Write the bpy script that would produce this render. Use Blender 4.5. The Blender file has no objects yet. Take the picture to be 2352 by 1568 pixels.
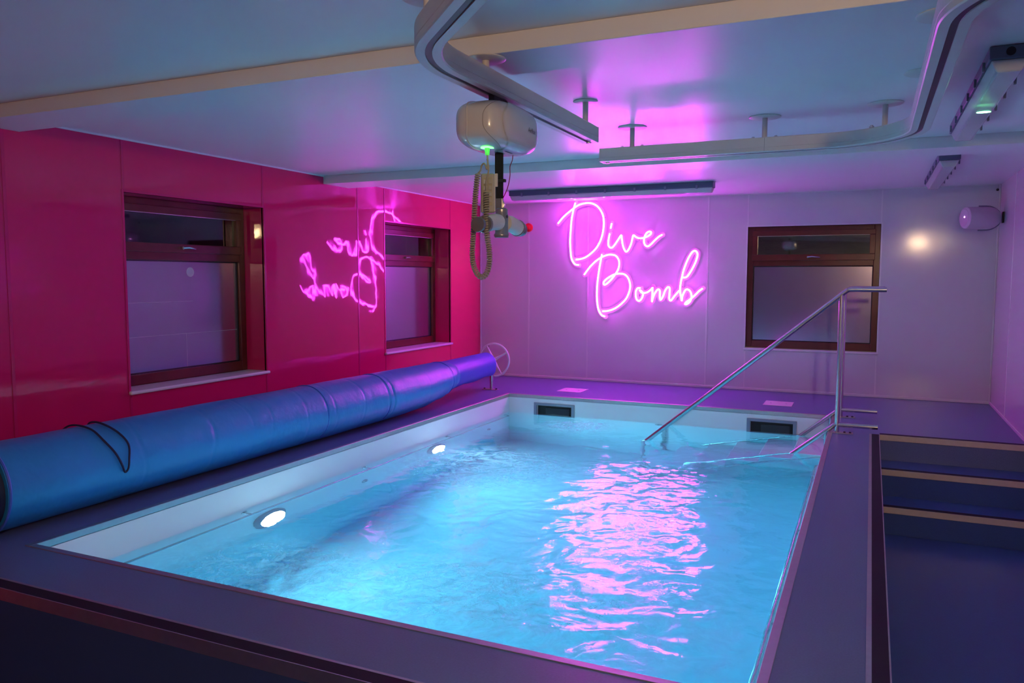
import bpy, math, random
from mathutils import Vector, Matrix, noise
random.seed(7)
sc = bpy.context.scene
COL = sc.collection

# ------------------------------------------------------------------ camera
YAW, PITCH, ROLL = .4279, -.0814, .0018
CAMPOS = Vector((4.3776, -8.6623, 1.2))
fw = Vector((-math.sin(YAW)*math.cos(PITCH), math.cos(YAW)*math.cos(PITCH), math.sin(PITCH)))
r0 = Vector((math.cos(YAW), math.sin(YAW), 0)); u0 = r0.cross(fw)
rt = r0*math.cos(ROLL) + u0*math.sin(ROLL); up = -r0*math.sin(ROLL) + u0*math.cos(ROLL)
cam = bpy.data.cameras.new('camera'); cam.lens = 36*1804.96/2352; cam.sensor_width = 36
cam.clip_start = .02; cam.clip_end = 200
co = bpy.data.objects.new('camera', cam); COL.objects.link(co)
M4 = Matrix.Identity(4)
for i in range(3):
    M4[i][0], M4[i][1], M4[i][2], M4[i][3] = rt[i], up[i], -fw[i], CAMPOS[i]
co.matrix_world = M4
sc.camera = co
# ------------------------------------------------------------------ world, exposure, big lights
w = bpy.data.worlds.new('night'); sc.world = w; w.use_nodes = True
w.node_tree.nodes['Background'].inputs[0].default_value = (.02, .025, .06, 1)
w.node_tree.nodes['Background'].inputs[1].default_value = .6
sc.view_settings.view_transform = 'Standard'; sc.view_settings.look = 'None'
sc.view_settings.gamma = 1; sc.view_settings.use_curve_mapping = False
sc.view_settings.exposure = 1.0
sc.cycles.use_denoising = True
sc.cycles.use_adaptive_sampling = True; sc.cycles.adaptive_threshold = .02
sc.cycles.max_bounces = 8; sc.cycles.diffuse_bounces = 3; sc.cycles.glossy_bounces = 4
sc.cycles.transmission_bounces = 6; sc.cycles.transparent_max_bounces = 8
sc.cycles.sample_clamp_indirect = 25
NEON = (.92, .036, 1.0); NEON_S = 50
LAMP = (.31, .77, .94); LAMP_S = 40; LAMP_W = 11.8
def area(name, loc, rot, sx, sy, col, power):
    l = bpy.data.lights.new(name, 'AREA'); l.shape = 'RECTANGLE'; l.size = sx; l.size_y = sy
    l.color = col; l.energy = power
    o = bpy.data.objects.new(name, l); COL.objects.link(o); o.location = loc; o.rotation_euler = rot
    return o
# small ceiling lamp of the lobby end, behind the camera
area('lobby_ceiling_lamp', (5.25, -9.95, 2.0), (math.radians(62), 0, math.radians(14)), .16, .16, (1, .66, .36), 24)

# ------------------------------------------------------------------ dimensions
H = 2.078; ZB = 2.0077; XR = 5.447; YF = -10.5; ZF = -.57
PL, PR, PB, PF = .9716, 4.141, -1.2992, -6.4461
TW = .033; ZW = -.19; ZP = -1.45

# ------------------------------------------------------------------ materials
def mat(name, base, rough=.5, metal=0, spec=.5, coat=0, em=None, es=0, alpha=1, noise_amt=0, nscale=20,
        bump=0, bscale=60, trans=0, ior=1.5, sheen=0, bdist=.002, coat_r=.05):
    m = bpy.data.materials.new(name); m.use_nodes = True
    nt = m.node_tree; b = nt.nodes['Principled BSDF']
    b.inputs['Base Color'].default_value = (*base, 1); b.inputs['Roughness'].default_value = rough
    b.inputs['Metallic'].default_value = metal; b.inputs['Specular IOR Level'].default_value = spec
    b.inputs['Coat Weight'].default_value = coat; b.inputs['Coat Roughness'].default_value = coat_r
    b.inputs['Transmission Weight'].default_value = trans; b.inputs['IOR'].default_value = ior
    b.inputs['Alpha'].default_value = alpha
    if em: b.inputs['Emission Color'].default_value = (*em, 1); b.inputs['Emission Strength'].default_value = es
    if noise_amt or bump:
        tc = nt.nodes.new('ShaderNodeTexCoord')
        if noise_amt:
            n = nt.nodes.new('ShaderNodeTexNoise'); n.inputs['Scale'].default_value = nscale
            n.inputs['Detail'].default_value = 6
            nt.links.new(tc.outputs['Object'], n.inputs['Vector'])
            mx = nt.nodes.new('ShaderNodeMix'); mx.data_type = 'RGBA'
            mx.inputs[6].default_value = (*[c*(1-noise_amt) for c in base], 1)
            mx.inputs[7].default_value = (*[min(1, c*(1+noise_amt)) for c in base], 1)
            nt.links.new(n.outputs['Fac'], mx.inputs[0]); nt.links.new(mx.outputs[2], b.inputs['Base Color'])
        if bump:
            n2 = nt.nodes.new('ShaderNodeTexNoise'); n2.inputs['Scale'].default_value = bscale
            n2.inputs['Detail'].default_value = 3
            nt.links.new(tc.outputs['Object'], n2.inputs['Vector'])
            bp = nt.nodes.new('ShaderNodeBump'); bp.inputs['Strength'].default_value = bump
            bp.inputs['Distance'].default_value = bdist
            nt.links.new(n2.outputs['Fac'], bp.inputs['Height']); nt.links.new(bp.outputs[0], b.inputs['Normal'])
    return m
M = {}
M['pink'] = mat('pink_cladding', (.72, .014, .135), .035, spec=.6, bump=.5, bscale=1.7, bdist=.008)
M['pinktrim'] = mat('pink_trim', (.64, .014, .14), .22)
M['white'] = mat('white_cladding', (.72, .71, .76), .11, spec=.35, bump=.2, bscale=1.3, bdist=.005)
M['whitetrim'] = mat('white_trim', (.82, .82, .84), .25)
M['ceil'] = mat('ceiling_board', (.83, .83, .86), .32, spec=.4, noise_amt=.02, nscale=3)
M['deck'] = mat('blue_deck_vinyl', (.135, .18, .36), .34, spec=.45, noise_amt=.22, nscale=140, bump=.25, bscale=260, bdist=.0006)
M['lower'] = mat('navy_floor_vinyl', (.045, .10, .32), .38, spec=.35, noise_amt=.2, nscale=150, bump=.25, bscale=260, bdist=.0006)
M['steel'] = mat('brushed_steel', (.62, .60, .60), .24, metal=1, noise_amt=.08, nscale=40)
M['steeldull'] = mat('dull_steel', (.55, .48, .47), .42, metal=1, noise_amt=.1, nscale=30)
M['grip'] = mat('dark_grip_insert', (.02, .012, .02), .6, spec=.2, bump=.4, bscale=300, bdist=.0008)
M['liner'] = mat('pool_liner', (.86, .89, .90), .4, spec=.3, noise_amt=.03, nscale=4)
M['mahog'] = mat('mahogany_frame', (.13, .018, .012), .28, noise_amt=.35, nscale=9)
M['black'] = mat('black', (.006, .006, .008), .6)
M['gasket'] = mat('gasket', (.01, .01, .012), .5)
M['cover'] = mat('blue_vinyl_cover', (.02, .25, .62), .36, spec=.6, noise_amt=.06, nscale=3, bump=.35, bscale=7, bdist=.02)
M['sleeve'] = mat('violet_blue_sleeve', (.06, .13, .62), .42, spec=.5, bump=.2, bscale=5, bdist=.01)
M['coverdark'] = mat('shaded_cover_end', (.008, .010, .05), .6)  # near-black: the shade at the roll's near end is put into the colour
M['rope'] = mat('dark_cord', (.012, .012, .06), .7, bump=.5, bscale=300)
M['plasticw'] = mat('white_plastic', (.68, .66, .64), .22, spec=.5, coat=.3)
M['rail'] = mat('white_powder_coat', (.70, .68, .66), .32, spec=.4)
M['slot'] = mat('dark_slot', (.012, .014, .022), .35)
M['cord'] = mat('beige_cord', (.42, .38, .27), .5)
M['ctrl'] = mat('grey_control', (.42, .40, .37), .4)
M['redcord'] = mat('red_cord', (.30, .01, .04), .5)
M['red'] = mat('red_button', (.85, .01, .015), .3)
M['green'] = mat('green_status_light', (.1, .8, .15), .4, em=(.12, 1, .16), es=2.2)
M['greenp'] = mat('green_translucent_plastic', (.12, .75, .12), .4, em=(.12, 1, .16), es=.22)
M['seamgrey'] = mat('grey_seam_line', (.32, .29, .28), .5)  # grey line drawn along the shell seam
M['greenled'] = mat('green_led', (.1, .8, .15), .4, em=(.15, 1, .3), es=14)
M['neon'] = mat('neon_tube', (.9, .5, .9), .4, em=NEON, es=NEON_S)
M['acryl'] = mat('acrylic_backing', (.9, .85, .92), .12, spec=.6, alpha=.72)
M['acryl2'] = mat('glowing_silicone_jacket', (.85, .75, .85), .5, em=(1, .08, 1), es=2.2)
M['navydark'] = mat('shaded_navy_vinyl', (.03, .05, .18), .5, spec=.25)  # darker copy of the floor vinyl, with the shade put into the colour
M['greywall'] = mat('grey_cladding', (.22, .22, .24), .4)
M['tread'] = mat('neon_tinted_tread', (.95, .90, .98), .4)  # white treads; the sign's lavender light is put into the colour
M['lens'] = mat('pool_lamp_lens', (.9, .95, 1), .3, em=(.75, .92, 1), es=LAMP_S)
M['bodyblue'] = mat('grey_blue_batten_body', (.10, .13, .20), .4)
M['diff'] = mat('clear_ribbed_diffuser', (.62, .62, .66), .15, spec=.6, alpha=.85)
M['clip'] = mat('clip_plastic', (.22, .24, .32), .3)
M['dark'] = mat('dark_grey_plastic', (.03, .03, .035), .45)
M['silver'] = mat('silver_grey_plastic', (.34, .32, .32), .3, metal=.6)
M['pad'] = mat('white_foam_pad', (.80, .79, .78), .5)
M['bezel'] = mat('grey_bezel', (.26, .27, .34), .4)
M['teal'] = mat('teal_print', (.12, .34, .36), .4)
M['wheel'] = mat('white_enamel', (.80, .76, .80), .3)
M['stone'] = mat('brown_stone', (.16, .11, .06), .9, noise_amt=.7, nscale=24, bump=.8, bscale=30, bdist=.02)
M['yard'] = mat('garden_soil_and_grass', (.05, .055, .03), .95, noise_amt=.8, nscale=3, bump=1, bscale=8, bdist=.1)
M['speaker'] = mat('white_speaker_shell', (.62, .58, .66), .4)
# frosted pane: satin dark film that gives a soft mirror image of the room
M['frost'] = mat('frosted_film_glass', (.55, .48, .62), .17, spec=.8, metal=.9)
M['filmseam'] = mat('film_seam', (.5, .48, .55), .3)
def clear_glass():
    m = bpy.data.materials.new('clear_pane'); m.use_nodes = True; nt = m.node_tree
    out = nt.nodes['Material Output']; nt.nodes.remove(nt.nodes['Principled BSDF'])
    tr = nt.nodes.new('ShaderNodeBsdfTransparent'); tr.inputs[0].default_value = (.85, .87, .9, 1)
    gl = nt.nodes.new('ShaderNodeBsdfGlossy'); gl.inputs['Roughness'].default_value = .03
    fr = nt.nodes.new('ShaderNodeFresnel'); fr.inputs[0].default_value = 2.3
    mx = nt.nodes.new('ShaderNodeMixShader')
    nt.links.new(fr.outputs[0], mx.inputs[0]); nt.links.new(tr.outputs[0], mx.inputs[1]); nt.links.new(gl.outputs[0], mx.inputs[2])
    nt.links.new(mx.outputs[0], out.inputs['Surface']); return m
M['clear'] = clear_glass()
def water_mat():
    m = bpy.data.materials.new('pool_water'); m.use_nodes = True; nt = m.node_tree
    out = nt.nodes['Material Output']; nt.nodes.remove(nt.nodes['Principled BSDF'])
    gl = nt.nodes.new('ShaderNodeBsdfGlass'); gl.inputs['IOR'].default_value = 1.333; gl.inputs['Roughness'].default_value = .0
    tc = nt.nodes.new('ShaderNodeTexCoord')
    n2 = nt.nodes.new('ShaderNodeTexNoise'); n2.inputs['Scale'].default_value = 26; n2.inputs['Detail'].default_value = 4
    n2.inputs['Distortion'].default_value = .8
    nt.links.new(tc.outputs['Object'], n2.inputs['Vector'])
    at = nt.nodes.new('ShaderNodeAttribute'); at.attribute_name = 'churn'
    bp = nt.nodes.new('ShaderNodeBump'); bp.inputs['Distance'].default_value = .003
    nt.links.new(at.outputs['Fac'], bp.inputs['Strength'])
    nt.links.new(n2.outputs['Fac'], bp.inputs['Height']); nt.links.new(bp.outputs[0], gl.inputs['Normal'])
    # bubbles / foam carried up by the jets
    df = nt.nodes.new('ShaderNodeBsdfDiffuse'); df.inputs[0].default_value = (.75, .85, .9, 1)
    tl = nt.nodes.new('ShaderNodeBsdfTranslucent'); tl.inputs[0].default_value = (.75, .85, .9, 1)
    ad = nt.nodes.new('ShaderNodeMixShader'); ad.inputs[0].default_value = .6
    nt.links.new(df.outputs[0], ad.inputs[1]); nt.links.new(tl.outputs[0], ad.inputs[2])
    fo = nt.nodes.new('ShaderNodeAttribute'); fo.attribute_name = 'foam'
    n3 = nt.nodes.new('ShaderNodeTexNoise'); n3.inputs['Scale'].default_value = 9; n3.inputs['Detail'].default_value = 8
    n3.inputs['Roughness'].default_value = .7; n3.inputs['Distortion'].default_value = 1.5
    nt.links.new(tc.outputs['Object'], n3.inputs['Vector'])
    mr = nt.nodes.new('ShaderNodeMapRange'); mr.inputs[1].default_value = .36; mr.inputs[2].default_value = .60
    nt.links.new(n3.outputs['Fac'], mr.inputs[0])
    mu = nt.nodes.new('ShaderNodeMath'); mu.operation = 'MULTIPLY'
    nt.links.new(mr.outputs[0], mu.inputs[0]); nt.links.new(fo.outputs['Fac'], mu.inputs[1])
    mx = nt.nodes.new('ShaderNodeMixShader')
    nt.links.new(mu.outputs[0], mx.inputs[0]); nt.links.new(gl.outputs[0], mx.inputs[1]); nt.links.new(ad.outputs[0], mx.inputs[2])
    nt.links.new(mx.outputs[0], out.inputs['Surface'])
    va = nt.nodes.new('ShaderNodeVolumeAbsorption'); va.inputs['Color'].default_value = (.25, .88, .99, 1); va.inputs['Density'].default_value = .6
    nt.links.new(va.outputs[0], out.inputs['Volume'])
    return m
M['water'] = water_mat()

# ------------------------------------------------------------------ mesh helpers
class MB:
    def __init__(s): s.v = []; s.f = []; s.sm = []
    def add(s, vs, fs, smooth=False):
        n = len(s.v); s.v += [tuple(v) for v in vs]
        for f in fs: s.f.append(tuple(i+n for i in f)); s.sm.append(smooth)
        return s
    def box(s, x0, x1, y0, y1, z0, z1):
        x0, x1 = sorted((x0, x1)); y0, y1 = sorted((y0, y1)); z0, z1 = sorted((z0, z1))
        return s.add([(x0,y0,z0),(x1,y0,z0),(x1,y1,z0),(x0,y1,z0),(x0,y0,z1),(x1,y0,z1),(x1,y1,z1),(x0,y1,z1)],
                     [(0,3,2,1),(4,5,6,7),(0,1,5,4),(1,2,6,5),(2,3,7,6),(3,0,4,7)])
    def tube(s, path, r, n=10, caps=True):
        P = [Vector(p) for p in path]; rs = r if isinstance(r, (list, tuple)) else [r]*len(P)
        vs = []; prev = None
        for i, p in enumerate(P):
            t = (P[min(i+1, len(P)-1)] - P[max(i-1, 0)]).normalized()
            if prev is None:
                a = Vector((0,0,1)) if abs(t.z) < .9 else Vector((1,0,0)); a = (a - t*a.dot(t)).normalized()
            else:
                a = prev - t*prev.dot(t)
                a = a.normalized() if a.length > 1e-6 else t.orthogonal().normalized()
            prev = a; b = t.cross(a)
            for k in range(n):
                q = 2*math.pi*k/n; vs.append(p + (a*math.cos(q) + b*math.sin(q))*rs[i])
        fs = []
        for i in range(len(P)-1):
            for k in range(n):
                fs.append((i*n+k, i*n+(k+1)%n, (i+1)*n+(k+1)%n, (i+1)*n+k))
        if caps: fs.append(tuple(range(n-1, -1, -1))); fs.append(tuple((len(P)-1)*n+k for k in range(n)))
        return s.add(vs, fs, True)
    def lathe(s, prof, org, ax='z', n=24):
        # prof = [(r, h)], along axis from org
        vs = []
        for r, h in prof:
            for k in range(n):
                q = 2*math.pi*k/n; a, b = r*math.cos(q), r*math.sin(q)
                o = {'z': (a, b, h), 'x': (h, a, b), 'y': (a, h, b)}[ax]
                vs.append((org[0]+o[0], org[1]+o[1], org[2]+o[2]))
        fs = []
        for i in range(len(prof)-1):
            for k in range(n): fs.append((i*n+k, i*n+(k+1)%n, (i+1)*n+(k+1)%n, (i+1)*n+k))
        fs.append(tuple(range(n-1, -1, -1))); fs.append(tuple((len(prof)-1)*n+k for k in range(n)))
        return s.add(vs, fs, True)
    def sphere(s, c, rx, ry, rz, n=16, m=10):
        vs = []; fs = []
        for i in range(m+1):
            t = math.pi*i/m
            for k in range(n):
                q = 2*math.pi*k/n
                vs.append((c[0]+rx*math.sin(t)*math.cos(q), c[1]+ry*math.sin(t)*math.sin(q), c[2]+rz*math.cos(t)))
        for i in range(m):
            for k in range(n): fs.append((i*n+k, (i+1)*n+k, (i+1)*n+(k+1)%n, i*n+(k+1)%n))
        return s.add(vs, fs, True)
    def build(s, name, m, parent=None, bevel=0, seg=2, loc=None):
        me = bpy.data.meshes.new(name); me.from_pydata(s.v, [], s.f); me.update()
        me.polygons.foreach_set('use_smooth', s.sm)
        me.materials.append(M[m] if isinstance(m, str) else m)
        o = bpy.data.objects.new(name, me); COL.objects.link(o)
        if any(s.sm):
            try: me.set_sharp_from_angle(angle=math.radians(40))
            except Exception: pass
        if bevel:
            md = o.modifiers.new('bevel', 'BEVEL'); md.width = bevel; md.segments = seg; md.limit_method = 'ANGLE'
            md.angle_limit = math.radians(50)
        if parent:
            o.parent = parent; o.matrix_parent_inverse = Matrix.Translation(-parent.location)
        return o
def box(name, m, x0, x1, y0, y1, z0, z1, parent=None, bevel=0, seg=2):
    return MB().box(x0, x1, y0, y1, z0, z1).build(name, m, parent, bevel, seg)
def empty(name, loc, label=None, cat=None, group=None, kind=None):
    o = bpy.data.objects.new(name, None); COL.objects.link(o); o.location = loc; o.empty_display_size = .1
    return tag(o, label, cat, group, kind)
def tag(o, label=None, cat=None, group=None, kind=None):
    if label: o['label'] = label
    if cat: o['category'] = cat
    if group: o['group'] = group
    if kind: o['kind'] = kind
    return o
def struct(o): o['kind'] = 'structure'; return o
def grid_slab(plane, us, vs_, keep, d0, d1):
    """slab with holes: plane 'x' -> u=y,v=z ; 'y' -> u=x,v=z ; 'z' -> u=x,v=y; only outer faces"""
    mb = MB(); us = sorted(us); vs_ = sorted(vs_)
    K = {(i, j): keep((us[i]+us[i+1])/2, (vs_[j]+vs_[j+1])/2) for i in range(len(us)-1) for j in range(len(vs_)-1)}
    def P(u, v, d): return {'x': (d, u, v), 'y': (u, d, v), 'z': (u, v, d)}[plane]
    for (i, j), k in K.items():
        if not k: continue
        a, b, c, d = us[i], us[i+1], vs_[j], vs_[j+1]
        mb.add([P(a,c,d1),P(b,c,d1),P(b,d,d1),P(a,d,d1)], [(0,1,2,3)])
        mb.add([P(a,c,d0),P(a,d,d0),P(b,d,d0),P(b,c,d0)], [(0,1,2,3)])
        if not K.get((i-1,j)): mb.add([P(a,c,d0),P(a,c,d1),P(a,d,d1),P(a,d,d0)], [(0,1,2,3)])
        if not K.get((i+1,j)): mb.add([P(b,c,d0),P(b,d,d0),P(b,d,d1),P(b,c,d1)], [(0,1,2,3)])
        if not K.get((i,j-1)): mb.add([P(a,c,d0),P(b,c,d0),P(b,c,d1),P(a,c,d1)], [(0,1,2,3)])
        if not K.get((i,j+1)): mb.add([P(a,d,d0),P(a,d,d1),P(b,d,d1),P(b,d,d0)], [(0,1,2,3)])
    return mb
def smooth_path(pts, k=6):
    P = [Vector(p) for p in pts]; out = []
    for i in range(len(P)-1):
        a = P[max(i-1,0)]; b = P[i]; c = P[i+1]; d = P[min(i+2,len(P)-1)]
        for j in range(k):
            t = j/k
            out.append(.5*((2*b)+(c-a)*t+(2*a-5*b+4*c-d)*t*t+(3*b-a-3*c+d)*t**3))
    out.append(P[-1]); return out

# ================================================================== STRUCTURE
# ---- left wall (pink cladding)
W1 = (-5.064, -3.79); W2 = (-2.09, -.76); WZ0, WZ1 = .434, 1.741
inW = lambda y, z: any(a < y < b for a, b in (W1, W2)) and WZ0 < z < WZ1
wl = grid_slab('x', [YF-.3, *W1, *W2, .3], [-.8, WZ0, WZ1, 2.3], lambda y, z: not inW(y, z), -.30, -.008).build('wall_left', 'pink')
struct(wl)
PG = .002
def lpanel(y0, y1, z0, z1): box('cladding_panel', 'pink', -.0079, 0, y0+PG, y1-PG, z0, z1, wl)
for a, b in ((-10.5, -9.0), (-9.0, -7.4), (-7.4, -5.829), (-5.829, -5.064), (-3.79, -2.536), (-2.536, -2.09), (-.76, 0)):
    lpanel(a, b, .0 if a > -6.7 else ZF, H)
for a, b in (W1, W2):
    lpanel(a, b, 0, WZ0-.0); lpanel(a, b, WZ1, H)
for y in (-9.0, -7.4, -5.829, -2.536):
    box('joint_strip', 'pinktrim', 0, .003, y-.010, y+.010, 0 if y > -6.7 else ZF, H, wl, bevel=.001, seg=1)
for y in (*W1, *W2):
    box('joint_strip', 'pinktrim', 0, .003, y-.010, y+.008, WZ1+.016, H, wl, bevel=.001, seg=1)
    box('joint_strip', 'pinktrim', 0, .003, y-.008, y+.008, 0, WZ0-.02, wl, bevel=.001, seg=1)
for a, b in (W1, W2):   # edge trims around openings
    box('edge_trim', 'pinktrim', -.02, .004, a-.016, a, WZ0, WZ1+.016, wl)
    box('edge_trim', 'pinktrim', -.02, .004, b, b+.016, WZ0, WZ1+.016, wl)
    box('edge_trim', 'pinktrim', -.02, .004, a, b, WZ1, WZ1+.016, wl)
struct(grid_slab('x', [-11, W1[0], W1[1]-.0, W2[0], W2[1], .4], [-.8, WZ0, WZ1, 2.5], lambda y, z: not inW(y, z), -.62, -.301).build('wall_left_outer', 'stone'))

# ---- back wall (white cladding)
V = (3.169, 4.446); VZ0, VZ1 = .449, 1.735
inV = lambda x, z: V[0] < x < V[1] and VZ0 < z < VZ1
wb = grid_slab('y', [-.3, *V, XR+.3], [-1.6, VZ0, VZ1, 2.3], lambda x, z: not inV(x, z), .008, .30).build('wall_back', 'white')
struct(wb)
for a, b in ((0, .645), (.645, 1.389), (1.389, 2.754), (2.754, 3.169), (4.446, XR)):
    box('cladding_panel', 'white', a+PG, b-PG, 0, .0079, 0, H, wb)
box('cladding_panel', 'white', V[0]+PG, V[1]-PG, 0, .0079, 0, VZ0, wb)
box('cladding_panel', 'white', V[0]+PG, V[1]-PG, 0, .0079, VZ1, H, wb)
for x in (.645, 1.389, 2.754):
    box('joint_strip', 'whitetrim', x-.010, x+.010, -.003, 0, .03, H, wb, bevel=.001, seg=1)
for x in V:
    box('joint_strip', 'whitetrim', x-.008, x+.008, -.003, 0, VZ1+.016, H, wb, bevel=.001, seg=1)
    box('joint_strip', 'whitetrim', x-.008, x+.008, -.003, 0, .03, VZ0-.03, wb, bevel=.001, seg=1)
box('corner_trim', 'whitetrim', 0, .014, -.014, 0, 0, H, wb, bevel=.003)
box('edge_trim', 'whitetrim', V[0]-.014, V[0], -.004, .03, VZ0, VZ1+.014, wb)
box('edge_trim', 'whitetrim', V[1], V[1]+.014, -.004, .03, VZ0, VZ1+.014, wb)
box('edge_trim', 'whitetrim', V[0], V[1], -.004, .03, VZ1, VZ1+.014, wb)
struct(box('baseboard_back', 'whitetrim', .014, XR, -.010, 0, 0, .028, bevel=.004))
struct(box('trim_1', 'whitetrim', 0, .010, YF, -6.0277, H-.010, H))
struct(box('trim_2', 'whitetrim', 0, .010, -5.7269, -3.0338, H-.010, H))
struct(box('trim_3', 'whitetrim', 0, .010, -2.6742, -.015, H-.010, H))
struct(box('trim_4', 'whitetrim', .012, XR-.012, -.010, 0, H-.010, H))
# ---- right and front walls
wr = struct(box('wall_right', 'white', XR+.008, XR+.3, YF-.3, .3, -1.6, 2.3))
ys = [-10.5, -9.3, -8.1, -6.9, -5.7, -4.5, -3.3, -2.1, -.9, 0]
for a, b in zip(ys, ys[1:]):
    box('cladding_panel', 'white', XR, XR+.0079, a+PG, b-PG, (0 if a > -2.2 else ZF), H, wr)
    if b < 0: box('joint_strip', 'whitetrim', XR-.003, XR, b-.01, b+.01, (0 if b > -2.07 else ZF)+.03, H, wr)
box('corner_trim', 'whitetrim', XR-.014, XR, -.014, 0, 0, H, wr, bevel=.003)
struct(box('baseboard_right', 'whitetrim', XR-.010, XR, -2.05, -.011, 0, .028, bevel=.004))
struct(grid_slab('y', [-.3, 4.68, 5.28, XR+.3], [ZF-.2, ZF, 1.55, 2.3], lambda x, z: not (4.68 < x < 5.28 and ZF < z < 1.55), YF-.2, YF).build('wall_front', 'greywall'))
# ---- ceiling and beams
struct(box('ceiling', 'ceil', -.3, XR+.3, YF-.3, .3, H, H+.2))
struct(box('ceiling_beam', 'ceil', .0, XR, -6.028, -5.727, ZB, H, bevel=.003))
struct(box('ceiling_beam', 'ceil', .0, XR, -3.034, -2.674, ZB, H, bevel=.003))
# ---- raised deck floor with pool opening and the step well
XD = 4.473; YD = -6.80; YS = -2.07
def keepd(x, y):
    if PL < x < PR and PF < y < PB: return False
    if x > XD and y < YS: return False
    return True
deck = struct(grid_slab('z', [0, PL, PR, XD, XR], [YD, PF, YS, PB, 0], keepd, -.62, 0).build('floor', 'deck'))
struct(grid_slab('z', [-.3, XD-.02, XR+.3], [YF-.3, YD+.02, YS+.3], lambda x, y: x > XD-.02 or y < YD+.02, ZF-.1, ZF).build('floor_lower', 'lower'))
box('riser_panel', 'navydark', 0, XD-.002, YD-.003, YD-.0005, ZF, -.046, deck)  # added panel that keeps the deck side dark under the warm lamp
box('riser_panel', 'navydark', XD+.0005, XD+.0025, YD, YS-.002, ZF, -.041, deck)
# edge strips (nosings) around the deck
def nosing_y(name_parent, x0, x1, y, z, metal_in=True):
    """edge at y facing -y"""
    box('grip_insert', 'grip', x0, x1, y, y+.055, z, z+.004, name_parent)
    box('metal_lip', 'steeldull', x0, x1, y-.004, y, z-.040, z+.004, name_parent, bevel=.001, seg=1)
es = struct(empty('trim_5', (XD, -4, 0)))
box('steel_strip', 'steeldull', XD-.070, XD-.053, YD+.055, YS-.002, 0, .004, es)
box('grip_insert', 'grip', XD-.053, XD-.003, YD+.055, YS-.002, 0, .0035, es)
box('metal_lip', 'steeldull', XD-.003, XD+.002, YD, YS-.002, -.04, .004, es)
box('steel_strip', 'steeldull', 0, XD-.053, YD+.055, YD+.066, 0, .004, es)
box('grip_insert', 'grip', 0, XD, YD, YD+.055, 0, .0035, es)
box('metal_lip', 'steeldull', 0, XD, YD-.004, YD, -.045, .004, es)
# ---- steps up to the deck
st = tag(empty('access_steps', (4.96, -2.6, ZF)), 'three navy vinyl steps with brassy lit metal nosings beside right wall', 'steps')
for i, (y, z) in enumerate(((YS-.002, 0.0), (-2.42, -.19), (-2.74, -.38))):
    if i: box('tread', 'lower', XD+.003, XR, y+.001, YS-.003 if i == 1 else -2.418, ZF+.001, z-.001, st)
    nosing_y(st, XD+.003, XR-.003, y, z)
# ---- pool shell
ix0, ix1, iy0, iy1 = PL+TW, PR-TW, PF+TW, PB-TW
SK = [(1.286, 1.722), (3.389, 3.817)]; SZ0, SZ1 = -.225, -.072
liner = struct(empty('pool_shell', (2.5, -3.9, ZP)))
box('pool_wall', 'liner', PL-.0, ix0, PF, PB, ZP, -.03, liner)
box('pool_wall', 'liner', ix1, PR, PF, PB, ZP, -.03, liner)
box('pool_wall', 'liner', ix0, ix1, PF, iy0, ZP, -.03, liner)
hm = .030
inS = lambda x, z: any(a+hm < x < b-hm for a, b in SK) and SZ0+hm*.8 < z < SZ1-hm*.8
grid_slab('y', [ix0, ix1] + [v for a, b in SK for v in (a+hm, b-hm)], [ZP, SZ0+hm*.8, SZ1-hm*.8, -.03],
          lambda x, z: not inS(x, z), iy1, PB+.006).build('pool_wall', 'liner', liner)
box('pool_floor', 'liner', ix0, ix1, iy0, iy1, ZP-.05, ZP, liner)
# stainless trim round the pool
tr = struct(empty('trim_6', (2.5, -3.9, 0)))
def L(x0, x1, y0, y1): return MB().box(x0, x1, y0, y1, -.034, .003).build('coping_strip', 'steeldull', tr, bevel=.0015, seg=1)
L(PL, ix0, PF, PB); L(ix1, PR, PF, PB); L(ix0, ix1, PF, iy0); L(ix0, ix1, iy1, PB)
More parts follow.
